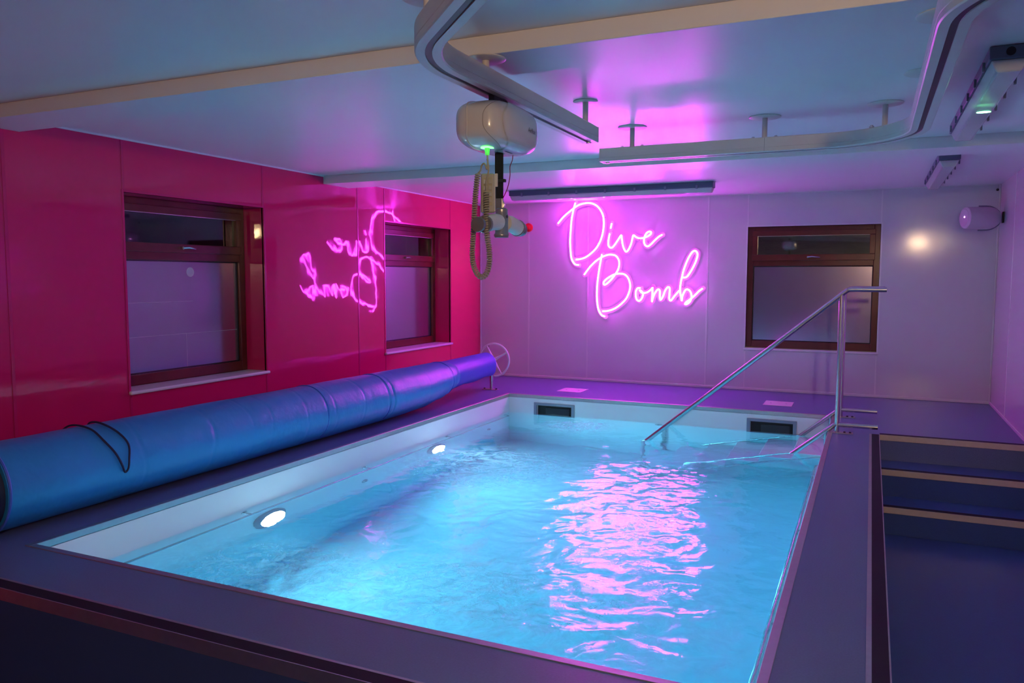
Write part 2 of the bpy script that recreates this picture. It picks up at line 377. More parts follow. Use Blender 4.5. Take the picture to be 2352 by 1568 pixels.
# ---- windows
def window_unit(n, plane, a, b, z0, z1, d, label_seams=False):
    """plane 'x': wall left, frame faces +x at x=-d ; plane 'y': back wall, faces -y at y=+d"""
    w_ = struct(empty('window_%d' % n, ((-d if plane == 'x' else (a+b)/2), ((a+b)/2 if plane == 'x' else d), z0)))
    def B(name, m, u0, u1, q0, q1, e0, e1, par=w_, bevel=.004):
        # e: depth toward the room relative to frame face (positive = into the room)
        if plane == 'x': return box(name, m, -d+e0, -d+e1, u0, u1, q0, q1, par, bevel)
        return box(name, m, u0, u1, d-e0, d-e1, q0, q1, par, bevel)
    T = .058; zt0, zt1 = z0+.862, z0+.930
    fr = MB()
    B('frame_jamb', 'mahog', a, a+T, z0, z1, -.07, 0); B('frame_jamb', 'mahog', b-T, b, z0, z1, -.07, 0)
    B('frame_head', 'mahog', a+T, b-T, z1-T, z1, -.07, 0); B('frame_sill', 'mahog', a+T, b-T, z0, z0+T+.015, -.07, 0)
    B('transom', 'mahog', a+T, b-T, zt0, zt1, -.07, .0)
    # opening sash
    s0, s1 = zt1-.012, z1-T+.012; S = .052
    sash = B('sash', 'mahog', a+T-.012, b-T+.012, s0, s0+S+.012, -.02, .016)
    for args in ((a+T-.012, b-T+.012, s1-S, s1), (a+T-.012, a+T+S-.012, s0+S+.012, s1-S), (b-T-S+.012, b-T+.012, s0+S+.012, s1-S)):
        B('sash_rail', 'mahog', *args, -.02, .016, sash)
    B('top_pane', 'clear', a+T+S-.014, b-T-S+.014, s0+S, s1-S+.002, -.014, -.010, w_, 0)
    B('bead', 'steeldull', a+T+S-.012, b-T-S+.012, s1-S-.004, s1-S, .004, .008, sash, 0)
    B('pane', 'frost', a+T-.004, b-T+.004, z0+T+.011, zt0+.004, -.040, -.034, w_, 0)
    for q in ((a+T, b-T, z0+T+.015, z0+T+.023), (a+T, b-T, zt0-.008, zt0), (a+T, a+T+.008, z0+T+.023, zt0-.008), (b-T-.008, b-T, z0+T+.023, zt0-.008)):
        B('gasket', 'gasket', *q, -.034, -.026, w_, 0)
    # handle
    c = (a+b)/2 + (.0 if plane == 'x' else -.02); hz = s0+.035
    sg = 1
    def pt(u, z, e): return (-d+e, u, z) if plane == 'x' else (u, d-e, z)
    h = MB().tube([pt(c-.015*sg, hz, .016), pt(c-.015*sg, hz, .040)], .011, 10).build('handle', 'steel', w_)
    MB().tube([pt(c-.02, hz, .040), pt(c+.03, hz+.004, .046), pt(c+.08, hz-.002, .042), pt(c+.10, hz-.004, .038)], [.009, .008, .006, .005], 8).build('lever', 'steel', h)
    return w_, B
w1, B1 = window_unit(1, 'x', *W1, WZ0+.02, WZ1, .20)
w2, B2 = window_unit(2, 'x', *W2, WZ0+.02, WZ1, .20)
w3, B3 = window_unit(3, 'y', *V, VZ0+.012, VZ1, .035)
for w_, (a, b) in ((w1, W1), (w2, W2)):
    box('sill_board', 'whitetrim', -.20, .026, a-.016, b+.016, WZ0-.004, WZ0+.020, w_, bevel=.009, seg=3)
box('sill_board', 'whitetrim', V[0]-.02, V[1]+.02, -.012, .035, VZ0-.016, VZ0+.008, w3, bevel=.005)
# thin film seams and a sticker on the frosted pane of the first window
for u0, u1, q0, q1 in ((-4.98, -4.30, 1.018, 1.021), (-4.98, -3.86, .780, .783), (-4.374, -4.371, .53, .780)):
    B1('film_seam', 'filmseam', u0, u1, q0, q1, -.034, -.033, w1, 0)
MB().lathe([(.0001, 0), (.036, 0), (.036, .002), (.0001, .002)], (-.234, -4.32, 1.235), 'x', 20).build('sticker', 'filmseam', w1)

# ---- outside, seen through the clear top panes
yd = struct(MB().add([(x*1.0-10, 1+y*1.5, -.7 + (0 if y < 4 else (y-4)*.33) + .25*noise.noise(Vector((x*.6, y*.7, 2)))) for y in range(18) for x in range(26)],
    [(j*26+i, j*26+i+1, (j+1)*26+i+1, (j+1)*26+i) for j in range(17) for i in range(25)], True).build('garden_ground', 'yard'))
struct(box('garden_wall', 'stone', -3.5, 1.5, 13.0, 13.4, -.8, 2.9))
pl_ = bpy.data.lights.new('garden_lamp', 'POINT'); pl_.energy = 900; pl_.color = (1, .75, .15); pl_.shadow_soft_size = .15
plo = bpy.data.objects.new('garden_lamp', pl_); COL.objects.link(plo); plo.location = (5.4, 11.5, 3.4)

# ================================================================== WATER
def water():
    x0, x1, y0, y1 = ix0-.012, ix1+.012, iy0-.012, iy1+.004
    nx, ny = 240, 384
    churn = [(3.18, -4.4, 1.1, 1.0), (3.45, -5.8, .9, .95), (2.75, -5.95, .8, .5), (1.75, -3.3, .55, .75), (3.1, -3.3, .9, .75), (1.95, -1.75, .45, .7), (2.5, -2.2, .5, .5), (1.9, -5.95, .5, .55), (1.75, -4.9, .8, .12), (2.5, -4.6, .8, .4)]
    foamc = [(1.85, -3.55, .75, 1.0), (1.9, -1.75, .45, .6), (1.75, -5.85, .6, .55), (2.5, -5.7, .7, .35), (3.3, -5.6, .8, .3)]
    vs = []; ch = []; fo = []
    for j in range(ny+1):
        y = y0+(y1-y0)*j/ny
        for i in range(nx+1):
            x = x0+(x1-x0)*i/nx
            c = .10; f = 0
            for cx, cy, r, a in churn:
                c += a*math.exp(-((x-cx)**2+(y-cy)**2)/(r*r*.5))
            for cx, cy, r, a in foamc:
                f += a*math.exp(-(((x-cx)**2+(y-cy)**2)/(r*r*.5))**1.5)
            c = min(c, 1.15)
            p = Vector((x, y, 0))
            wv = noise.noise(p*2.2+Vector((3, 1, 0)))*.55
            q = p+Vector((noise.noise(p*3), noise.noise(p*3+Vector((9, 9, 9))), 0))*.12
            h = .0075*wv*(.4+.6*c) + .0085*c*noise.noise(q*6.0) + .0040*c*noise.noise(q*14) + .0015*c*noise.noise(q*33)
            vs.append((x, y, ZW+h)); ch.append(min(c, 1)*.55+.03); fo.append(min(f, .9))
    n = nx+1
    fs = [(j*n+i, j*n+i+1, (j+1)*n+i+1, (j+1)*n+i) for j in range(ny) for i in range(nx)]
    mb = MB(); mb.add(vs, fs, True)
    # sides and bottom
    bot = ZP-.02
    ring = [i for i in range(nx+1)] + [j*n+nx for j in range(1, ny+1)] + [ny*n+i for i in range(nx-1, -1, -1)] + [j*n for j in range(ny-1, 0, -1)]
    k = len(vs); mb.v += [(vs[i][0], vs[i][1], bot) for i in ring]
    R = len(ring)
    for a in range(R):
        b = (a+1) % R
        mb.f.append((ring[b], ring[a], k+a, k+b)); mb.sm.append(False)
    mb.f.append(tuple(k+a for a in range(R-1, -1, -1))); mb.sm.append(False)
    o = mb.build('pool_water', 'water')
    me = o.data
    for nm, arr in (('churn', ch), ('foam', fo)):
        at = me.attributes.new(nm, 'FLOAT', 'POINT'); at.data.foreach_set('value', arr + [0.0]*R)
    tag(o, 'clear blue churning pool water reflecting the pink sign', 'water', kind='stuff')
water()

# ================================================================== POOL FITTINGS
def pool_lamp(y, z, label):
    t = tag(empty('pool_lamp', (ix0, y, z)), label, 'lamp', 'underwater lamps on the long pool wall')
    MB().lathe([(.145, 0), (.145, .012), (.128, .030), (.112, .034), (.112, .02)], (ix0, y, z), 'x', 36).build('bezel', 'bezel', t)
    MB().lathe([(.110, .018), (.105, .034), (.08, .042), (.0001, .046)], (ix0, y, z), 'x', 32).build('lens', 'lens', t)
    l = bpy.data.lights.new('lamp_light', 'AREA'); l.shape = 'DISK'; l.size = .19; l.energy = LAMP_W; l.color = LAMP
    l.cycles.use_multiple_importance_sampling = False
    lo = bpy.data.objects.new('lamp_light', l); COL.objects.link(lo); lo.location = (ix0+.055, y, z); lo.rotation_euler = (0, math.radians(-90), 0)
pool_lamp(-4.915, -.545, 'glaring round white underwater lamp nearer the blue cover\'s close end')
pool_lamp(-2.86, -.545, 'smaller looking round underwater lamp farther along the pool wall')
def jet(x, y, z, ax, label):
    t = tag(empty('water_jet', (x, y, z)), label, 'nozzle')
    s = -1 if ax == 'y' else 1
    MB().lathe([(.036, 0), (.036, s*.008), (.028, s*.014), (.014, s*.012), (.014, s*.004)], (x, y, z), ax, 20).build('flange', 'steeldull', t)
    MB().lathe([(.013, s*.005), (.012, s*.0125), (.0001, s*.0125)], (x, y, z), ax, 14).build('nozzle_opening', 'black', t)
jet(ix0, -3.895, -.63, 'x', 'small round underwater nozzle between the two pool lamps')
jet(ix0, -1.82, -.65, 'x', 'small round underwater nozzle near the far pool corner')
jet(2.576, iy1, -.235, 'y', 'small round nozzle at the waterline between the two skimmers')
jet(2.62, iy1, -.52, 'y', 'small round nozzle deep under the waterline of the far pool wall')
for (a, b), lb in zip(SK, ('grey framed skimmer opening in far pool wall, left one', 'grey framed skimmer opening in far pool wall, beside the steps')):
    t = tag(empty('skimmer', ((a+b)/2, iy1, -.15)), lb, 'skimmer', 'skimmers in the far pool wall')
    fr = grid_slab('y', [a, a+hm, b-hm, b], [SZ0, SZ0+hm*.8, SZ1-hm*.8, SZ1], lambda x, z: not (a+hm < x < b-hm and SZ0+hm*.8 < z < SZ1-hm*.8), iy1-.012, iy1-.0005).build('bezel', 'bezel', t, bevel=.004)
    # throat box behind the opening
    mb = MB(); x0, x1, z0, z1 = a+hm, b-hm, SZ0+hm*.8, SZ1-hm*.8; yb = PB+.0
    mb.box(x0, x1, PB-.0005, PB+.004, z0, z1)
    mb.build('throat', 'black', t)
    box('weir_flap', 'dark', x0+.09, x1-.03, PB-.014, PB-.004, z0, z1-.025, t, bevel=.002)
# under-water grab rails
def grab(label, x, y0, y1, z, s):
    t = tag(empty('grab_rail', (x, (y0+y1)/2, z)), label, 'rail', 'long grab rails inside the pool')
    wx = x - s*.06
    MB().tube([(wx, y0, z), (wx+s*.03, y0, z), (x, y0+.03, z), (x, y1-.03, z), (wx+s*.03, y1, z), (wx, y1, z)], .013, 10).build('bar', 'steel', t)
    for y in ((-5.13, -3.9, -2.66) if s > 0 else (-5.4, -4.1, -2.9)):
        b = MB().tube([(wx, y, z+.012), (x-s*.01, y, z+.004)], .009, 8).build('bracket', 'steel', t)
        MB().lathe([(.026, 0), (.026, s*.006), (.010, s*.010)], (wx, y, z+.012), 'x', 16).build('rose', 'steel', b)
grab('long steel grab rail under water along the lamp side of pool', ix0+.06, -6.3, -1.45, -.262, 1)
grab('long steel grab rail under water beside the right walkway', ix1-.06, -6.25, -2.42, -.235, -1)
# deck lids
for x, lb in ((1.52, 'square white lid in purple deck, nearer the reel handwheel'), (3.61, 'square white lid in purple deck, right of the handrail')):
    t = tag(box('deck_lid', 'whitetrim', x-.13, x+.13, -.97, -.70, .0, .005, bevel=.002), lb, 'lid', 'white skimmer lids in the deck')
    for dx in (-.07, .07): MB().lathe([(.0001, 0), (.009, 0), (.009, .0012), (.0001, .0012)], (x+dx, -.835, .005), 'z', 12).build('finger_hole', 'bezel', t)

# ---- pool steps and handrails
ps = tag(empty('pool_stair', (3.4, -1.73, ZP)), 'pale submerged staircase between two steel handrails', 'stairs')
YN, YR = -2.10, -1.36
for k in range(6):
    x1 = ix1-.002-.262*k; z = -.235-.20*k
    box('tread', 'tread', x1-.262, x1, YN+.03, YR-.0, z-.03, z, ps, bevel=.006)
for y in (YN+.01, YR+.01):
    MB().tube([(ix1-.01, y, -.265), (ix1-1.56, y, ZP+.005)], .018, 8).build('stringer', 'steel', ps)
def handrail(y, label):
    t = tag(empty('handrail', (4.17, y, 0)), label, 'handrail', 'steel handrails at the pool steps')
    R = .0185
    MB().tube(smooth_path([(4.484, y, 1.112), (4.35, y, 1.112), (4.24, y, 1.112), (4.215, y, 1.106), (4.195, y, 1.092), (4.0, y, .928), (2.9, y, .0015), (2.70, y, -.168), (2.655, y, -.207), (2.638, y, -.235), (2.634, y, -.27)], 5) , R, 14).build('top_rail', 'steel', t)
    MB().tube([(2.634, y, -.27), (2.634, y, -.6), (2.634, y, ZP)], R, 12).build('submerged_post', 'steel', t)
    MB().tube([(4.172, y, .004), (4.172, y, 1.073)], R, 14).build('post', 'steel', t)
    MB().tube([(4.460, y, .064), (4.171, y, .064), (4.150, y, .055), (3.867, y, -.183), (3.0, y, -.912)], R, 12).build('lower_rail', 'steel', t)
    MB().tube([(4.092, y, .0), (4.092, y, -.20), (4.10, y, -.30)], .013, 10).build('wall_stay', 'steel', t)
    b = box('base_plate', 'steeldull', 4.13, 4.29, y-.035, y+.035, 0, .005, t, bevel=.002)
    for dx in (.215-.16, .24-.145):
        MB().lathe([(.009, 0), (.009, .008), (.0001, .010)], (4.172+dx, y, .005), 'z', 8).build('bolt', 'dark', b)
handrail(-2.114, 'nearer of the two steel handrails at the pool steps')
handrail(-1.346, 'farther of the two steel handrails, close to the back wall')

# ================================================================== COVER REEL
AX = .67
reel = tag(empty('cover_reel', (AX, -3.8, 0)), 'long rolled blue pool cover on a reel with white handwheel', 'pool cover')
def section(y):
    """(half width, bottom z, top z)"""
    pts = [(-6.45, .205, .008, .425), (-5.5, .205, .006, .42), (-4.0, .203, .005, .412), (-3.1, .20, .006, .405), (-2.65, .195, .018, .402), (-2.35, .185, .050, .40), (-2.16, .170, .095, .396), (-2.06, .150, .125, .385)]
    for a, b in zip(pts, pts[1:]):
        if y <= b[0]:
            t = max(0, (y-a[0])/(b[0]-a[0])); t = t*t*(3-2*t) if b[0] > -3.2 else t
            return tuple(a[i]+(b[i]-a[i])*t for i in (1, 2, 3))
    return pts[-1][1:]
seams = [(-5.71, .004, .008), (-5.224, .005, .012), (-4.9, .003, .006), (-4.726, .003, .008), (-4.358, .004, .008), (-4.145, .006, .012), (-4.05, .004, .008), (-3.696, .005, .010), (-3.357, .008, .012), (-3.28, .008, .010), (-2.7, .004, .01), (-2.25, .007, .010), (-2.15, .004, .008)]
ny, na = 420, 56
vs = []; 
for j in range(ny+1):
    y = -6.45 + 4.39*j/ny; hw, zb, zt = section(y); c = (zb+zt)/2; hh = (zt-zb)/2
    for k in range(na):
        q = 2*math.pi*k/na; p = Vector((math.cos(q)*1.2, y*1.4, math.sin(q)*1.2))
        s = 1 + .012*noise.noise(p*1.5) + .010*noise.noise(Vector((math.cos(q)*2, y*5, math.sin(q)*2)))
        for sy, a, wd in seams:
            dy = (y-sy-.03*noise.noise(Vector((q*.9, sy*7, 0))))/wd
            if abs(dy) < 4: s -= a/.2*math.exp(-dy*dy)*(.6+.6*noise.noise(Vector((q*1.2, sy*3, 5))))
        # overlapping outer edge of the sheet, low on the pool side
        lap = .012 if (-.72 < (q if q < math.pi else q-2*math.pi) < 2.6) else 0
        vs.append((AX+math.cos(q)*(hw*s+lap*.6), y, max(.003, c+math.sin(q)*(hh*s+lap*.2))))
fs = [(j*na+k, j*na+(k+1) % na, (j+1)*na+(k+1) % na, (j+1)*na+k) for j in range(ny) for k in range(na)]
cv = MB(); cv.add(vs, fs, True)
cv.f.append(tuple(range(na-1, -1, -1))); cv.sm.append(False); cv.f.append(tuple(ny*na+k for k in range(na))); cv.sm.append(False)
cvo = cv.build('rolled_cover', 'cover', reel)
# straps and piping on the rolled cover
def ring(y, off, r, name, m, a0=0, a1=2*math.pi, par=cvo):
    hw, zb, zt = section(y); c = (zb+zt)/2; hh = (zt-zb)/2; n = 40
    path = [(AX+math.cos(a0+(a1-a0)*i/n)*(hw+off), y+.012*math.sin(3*i/n), max(.004+r, c+math.sin(a0+(a1-a0)*i/n)*(hh+off))) for i in range(n+1)]
    return MB().tube(path, r, 6).build(name, m, par)
ring(-6.450, .008, .007, 'hem', 'sleeve', -1.2, 2.6)
ring(-4.15, .004, .0035, 'strap_edge', 'sleeve', -.9, 2.4)
ring(-3.345, .004, .0035, 'strap_edge', 'sleeve', -.9, 2.4)
ring(-2.24, .004, .0035, 'strap_edge', 'sleeve', -.9, 2.4)
# near end with its shade put into the dark colour, and the stand
MB().lathe([(.0001, -.02), (.19, -.02), (.196, 0), (.0001, 0)], (AX, -6.452, .215), 'y', 36).build('end_face', 'coverdark', reel)
MB().tube([(AX-.03, -6.55, .006), (AX-.03, -6.55, .34)], .022, 12).build('post', 'steeldull', reel)
MB().tube([(AX, -6.40, .25), (AX, -6.60, .25)], .03, 14).build('axle', 'steeldull', reel)
MB().add([(AX+.195, -6.49, .30), (AX+.18, -6.495, .06), (AX+.10, -6.54, .01), (AX-.1, -6.66, .02), (AX-.1, -6.68, .30), (AX+.05, -6.58, .36),
          (AX+.15, -6.52, .30), (AX+.14, -6.52, .06)], [(0, 1, 2, 7, 6), (6, 7, 2, 3, 4, 5), (0, 6, 5)], True).build('hanging_flap', 'coverdark', reel)
# sleeve at the far end
vs = []; n = 40
for j in range(31):
    y = -2.12+.92*j/30; t = j/30
    hw = .138 - .018*t + .010*math.sin(t*3.1); zt = .395+.008*t; zb = .128+.03*t
    for k in range(n):
        q = 2*math.pi*k/n; cx, cz = math.cos(q), math.sin(q)
        e = .62 if cz < 0 else 1.0
        px = math.copysign(abs(cx)**e, cx)*hw*(1+.01*noise.noise(Vector((cx, y*6, cz))))
        vs.append((AX+px, y, (zt+zb)/2 + math.copysign(abs(cz)**e, cz)*(zt-zb)/2 + (-.006*math.sin(k+j*.4) if cz < -.8 else 0)))
slv = MB().add(vs, [(j*n+k, j*n+(k+1) % n, (j+1)*n+(k+1) % n, (j+1)*n+k) for j in range(30) for k in range(n)], True)
slv.f.append(tuple(range(n-1, -1, -1))); slv.sm.append(False); slv.f.append(tuple(30*n+k for k in range(n))); slv.sm.append(False)
slv.build('end_sleeve', 'sleeve', reel)
HZ = .305
MB().tube([(AX, -1.16, HZ), (AX, -1.03, HZ)], [.040, .034], 18).build('hub', 'wheel', reel)
MB().tube([(AX+.04, -1.145, .006), (AX+.04, -1.145, .30)], .021, 12).build('post', 'steel', reel)
box('base_plate', 'steeldull', AX-.06, AX+.11, -1.185, -1.105, .0, .006, reel, bevel=.002)
for dx in (-.045, .095): MB().lathe([(.010, 0), (.010, .01), (.0001, .012)], (AX+dx, -1.145, .006), 'z', 8).build('bolt', 'dark', reel)
wh = MB(); WR = .178
wh.tube([(AX+WR*math.cos(2*math.pi*i/48), -1.0, HZ+WR*math.sin(2*math.pi*i/48)) for i in range(49)], .0105, 10, False)
who = wh.build('handwheel', 'wheel', reel)
for k, a in enumerate((30, 120, 210, 300)):
    a = math.radians(a); 
    MB().tube([(AX+.015*math.cos(a), -1.02, HZ+.015*math.sin(a)), (AX+.08*math.cos(a), -1.008, HZ+.08*math.sin(a)), (AX+WR*math.cos(a), -1.0, HZ+WR*math.sin(a))], [.020, .011, .007], 8).build('spoke', 'wheel', who)
a = math.radians(125)
MB().tube([(AX+WR*math.cos(a), -1.0, HZ+WR*math.sin(a)), (AX+WR*math.cos(a), -.93, HZ+WR*math.sin(a))], .010, 8).build('grip_knob', 'dark', who)
# cord draped over the roll
def onroll(y, deg, off=.012):
    hw, zb, zt = section(y); q = math.radians(deg)
    return (AX+math.cos(q)*(hw+off+.006), y, (zb+zt)/2+math.sin(q)*((zt-zb)/2+off))
cordp = [onroll(-5.94, 140), onroll(-5.945, 112), onroll(-5.945, 90), onroll(-5.93, 66), onroll(-5.92, 42), onroll(-5.89, 22), onroll(-5.865, 4), onroll(-5.85, -6), onroll(-5.83, -2), onroll(-5.82, 10), onroll(-5.80, 30), onroll(-5.815, 50), onroll(-5.835, 72), onroll(-5.84, 92), onroll(-5.80, 120), onroll(-5.76, 150)]
tag(MB().tube(smooth_path(cordp, 6), .0055, 8).build('cord', 'rope'), 'dark thin cord looped over the rolled blue cover', 'cord')

# ================================================================== NEON SIGN
S = {
'D1': [(1.244, 2.056), (1.223, 1.981), (1.199, 1.86), (1.189, 1.728), (1.184, 1.616), (1.191, 1.493), (1.202, 1.421), (1.225, 1.375), (1.252, 1.349), (1.29, 1.344)] ,
'D2': [(1.032, 1.826), (1.094, 1.894), (1.16, 1.948), (1.236, 2.001), (1.3, 2.034), (1.386, 2.048), (1.45, 2.039), (1.503, 2.012), (1.546, 1.965), (1.579, 1.899), (1.588, 1.829), (1.586, 1.759), (1.571, 1.679), (1.542, 1.599), (1.498, 1.53), (1.445, 1.48), (1.381, 1.435), (1.317, 1.413), (1.257, 1.407)] ,
'dot': [(1.682, 1.811), (1.67, 1.752)] ,
'ive': [(1.66, 1.697), (1.647, 1.628), (1.646, 1.568), (1.662, 1.542), (1.688, 1.537), (1.719, 1.567), (1.76, 1.626), (1.795, 1.675), (1.803, 1.635), (1.812, 1.575), (1.828, 1.525), (1.853, 1.49), (1.88, 1.51), (1.91, 1.574), (1.924, 1.633), (1.936, 1.672), (1.965, 1.652), (1.996, 1.639), (2.036, 1.638), (2.086, 1.651), (2.126, 1.673), (2.138, 1.697), (2.121, 1.709), (2.091, 1.698), (2.066, 1.659), (2.057, 1.611), (2.065, 1.571), (2.093, 1.546), (2.128, 1.56), (2.177, 1.608), (2.226, 1.651), (2.261, 1.67)] ,
'B1': [(1.57, 1.463), (1.553, 1.368), (1.533, 1.246), (1.519, 1.125), (1.515, 1.013), (1.521, 0.911), (1.538, 0.83), (1.571, 0.774), (1.613, 0.755)] ,
'B2': [(1.359, 1.231), (1.426, 1.318), (1.5, 1.388), (1.563, 1.428), (1.626, 1.453), (1.678, 1.459), (1.731, 1.447), (1.763, 1.411), (1.776, 1.366), (1.769, 1.306), (1.744, 1.256), (1.692, 1.186), (1.64, 1.135), (1.604, 1.117), (1.593, 1.135), (1.608, 1.166), (1.661, 1.206), (1.723, 1.236), (1.786, 1.244), (1.838, 1.236), (1.874, 1.206), (1.898, 1.157), (1.907, 1.097), (1.892, 1.027), (1.857, 0.956), (1.79, 0.89), (1.718, 0.843), (1.644, 0.82), (1.586, 0.816)] ,
'o': [(2.024, 1.083), (1.994, 1.082), (1.974, 1.048), (1.973, 0.998), (1.986, 0.953), (2.016, 0.94), (2.046, 0.974), (2.056, 1.018), (2.04, 1.046), (2.017, 1.06), (2.046, 1.03), (2.096, 1.034), (2.136, 1.059), (2.161, 1.087)] ,
'm': [(2.164, 1.094), (2.162, 1.029), (2.16, 0.97), (2.158, 0.931), (2.168, 0.97), (2.187, 1.02), (2.216, 1.064), (2.236, 1.069), (2.247, 1.045), (2.246, 0.991), (2.256, 0.954), (2.282, 0.991), (2.306, 1.06), (2.335, 1.095), (2.355, 1.085), (2.354, 1.022), (2.352, 0.968), (2.372, 0.948), (2.406, 0.993), (2.459, 1.057)] ,
'b1': [(2.5, 1.202), (2.538, 1.207), (2.576, 1.256), (2.622, 1.342), (2.649, 1.419), (2.65, 1.466), (2.624, 1.491), (2.591, 1.472), (2.549, 1.4), (2.512, 1.304), (2.488, 1.207), (2.472, 1.11), (2.472, 1.042), (2.484, 0.984), (2.49, 0.945), (2.499, 1.004), (2.531, 1.067), (2.565, 1.067), (2.59, 1.034), (2.596, 0.985), (2.582, 0.942), (2.554, 0.915), (2.53, 0.909), (2.534, 0.928), (2.572, 0.956), (2.629, 1.005), (2.676, 1.054), (2.714, 1.083)]}
sign = tag(empty('neon_sign', (1.87, -.01, 1.4)), 'glowing pink neon script sign reading Dive Bomb on white wall', 'sign')
for key, pts in S.items():
    path = smooth_path([(x, -.036, z) for x, z in pts], 4)
    MB().tube([(x, -.041, z) for x, y, z in path], .0088, 14).build('neon_tube', 'neon', sign)
    MB().tube([(x, -.0370, z) for x, y, z in path], .0112, 14).build('tube_channel', 'acryl2', sign)
    # flat acrylic ribbon following the stroke
    bk = MB(); bk.tube([(x, 0, z) for x, _, z in path], .030, 10)
    e0, e1 = Vector(path[0]), Vector(path[-1])
    for e in (e0, e1): bk.lathe([(.0001, -.03), (.030, -.03), (.030, .03), (.0001, .03)], (e.x, 0, e.z), 'y', 16)
    bk.v = [(x, -.022 + y*.09, z) for x, y, z in bk.v]
    bk.build('backing', 'acryl', sign)
for x, z in ((1.18, 1.60), (1.60, 1.88), (2.0, 1.62), (1.52, 1.0), (1.9, 1.1), (2.49, 1.1), (2.25, 1.0)):
    MB().tube([(x, -.030, z), (x, 0, z)], .006, 8).build('standoff', 'steel', sign)

# ================================================================== CEILING HOIST RAILS
RZ0, RZ1, RHW = 1.885, 1.962, .043
def rail(path, label, joints=(), stems=(), split=None):
    t = tag(empty('hoist_rail', (*path[0], RZ0)), label, 'ceiling rail')
    P = [Vector((x, y, 0)) for x, y in path]; 
    def offs(d):
        o = []
        for i, p in enumerate(P):
            tv = (P[min(i+1, len(P)-1)]-P[max(i-1, 0)]).normalized(); nv = Vector((-tv.y, tv.x, 0))
            o.append(p+nv*d)
        return o
    def sweep(profile, name, m):
        """profile: closed loop of (offset, z)"""
        mb = MB(); k = len(profile); cols = [offs(d) for d, _ in profile]
        vs = [(cols[c][i].x, cols[c][i].y, profile[c][1]) for i in range(len(P)) for c in range(k)]
        fs = [(i*k+c, i*k+(c+1) % k, (i+1)*k+(c+1) % k, (i+1)*k+c) for i in range(len(P)-1) for c in range(k)]
        fs += [tuple(range(k-1, -1, -1)), tuple((len(P)-1)*k+c for c in range(k))]
        return mb.add(vs, fs, False).build(name, m, t)
    W = RHW; z0, z1 = RZ0, RZ1
    sweep([(-W, z0+.004), (-W, z0+.022), (-W+.0015, z0+.0235), (-W, z0+.025), (-W, z1-.004), (-W+.004, z1), (W-.004, z1), (W, z1-.004), (W, z0+.025), (W-.0015, z0+.0235), (W, z0+.022), (W, z0+.004), (W-.004, z0),
           (.011, z0), (.011, z0+.012), (-.011, z0+.012), (-.011, z0), (-W+.004, z0)], 'rail_body', 'rail')
    sweep([(-.0105, z0+.004), (-.0105, z0+.0115), (.0105, z0+.0115), (.0105, z0+.004)], 'slot', 'slot')
    return t
def arc(cx, cy, r, a0, a1, n=14):
    return [(cx+r*math.cos(math.radians(a0+(a1-a0)*i/n)), cy+r*math.sin(math.radians(a0+(a1-a0)*i/n))) for i in range(n+1)]
# rail 1: straight along y at x=3.045, then bends 45 degrees toward +x,-y
r_ = .52
p1 = [(3.045, -4.78), (3.045, -5.2), (3.045, -5.7), (3.045, -6.255)] + arc(3.045+r_, -6.255, r_, 180, 225)[1:] + [(3.197+.25, -6.623-.25), (3.197+.9, -6.623-.9), (3.197+1.6, -6.623-1.6)]
R1 = rail(p1, 'curved white hoist rail that carries the hoist unit', )
r2 = .42
p2 = [(2.885, -4.095), (3.5, -4.095), (4.138, -4.095)] + arc(4.138, -4.095-r2, r2, 90, 0)[1:] + [(4.558, -5.0), (4.558, -6.15)] + arc(4.558+.45, -6.15, .45, 180, 225)[1:] + [(4.69+.5, -6.468-.5), (5.4, -7.178)]
R2 = rail(p2, 'empty white ceiling rail that turns a corner toward the right wall')
def stem(x, y, zc, par, bolts='x', big=.085):
    s = MB().tube([(x, y, RZ1), (x, y, zc)], .014, 14).build('stem', 'rail', par)
    MB().lathe([(big, 0), (big, -.003), (big-.006, -.006), (.02, -.007), (.0001, -.007)], (x, y, zc), 'z', 32).build('ceiling_plate', 'rail', s)
    for d in (-.06, .06):
        bx, by = (x+d, y) if bolts == 'x' else (x, y+d)
        MB().lathe([(.012, 0), (.012, .006), (.007, .007), (.007, .012), (.0001, .013)], (bx, by, RZ1), 'z', 10).build('bolt', 'steel', s)
stem(3.045, -4.86, H, R1, 'y', .062); stem(3.045, -5.98, ZB, R1, 'y', .075); stem(3.075, -6.45, H, R1, 'y')
stem(3.07, -4.10, H, R2); stem(3.815, -4.095, H, R2); stem(4.41, -4.20, H, R2); stem(4.558, -4.80, H, R2, 'y'); stem(4.558, -5.85, ZB, R2, 'y')
# end caps
box('end_cap', 'rail', 3.045-RHW, 3.045+RHW, -4.780, -4.776, RZ0, RZ1, R1)
box('end_cap', 'rail', 2.881, 2.885, -4.095-RHW, -4.095+RHW, RZ0, RZ1, R2)
MB().lathe([(.012, -.0), (.012, -.008), (.0001, -.009)], (3.045, -4.81, RZ0), 'z', 8).build('stop_bolt', 'steel', R1)
MB().lathe([(.012, -.0), (.012, -.008), (.0001, -.009)], (2.92, -4.095, RZ0), 'z', 8).build('stop_bolt', 'steel', R2)
box('joint_line', 'dark', 3.8195, 3.8205, -4.1385, -4.137, RZ0+.002, RZ1-.003, R2)

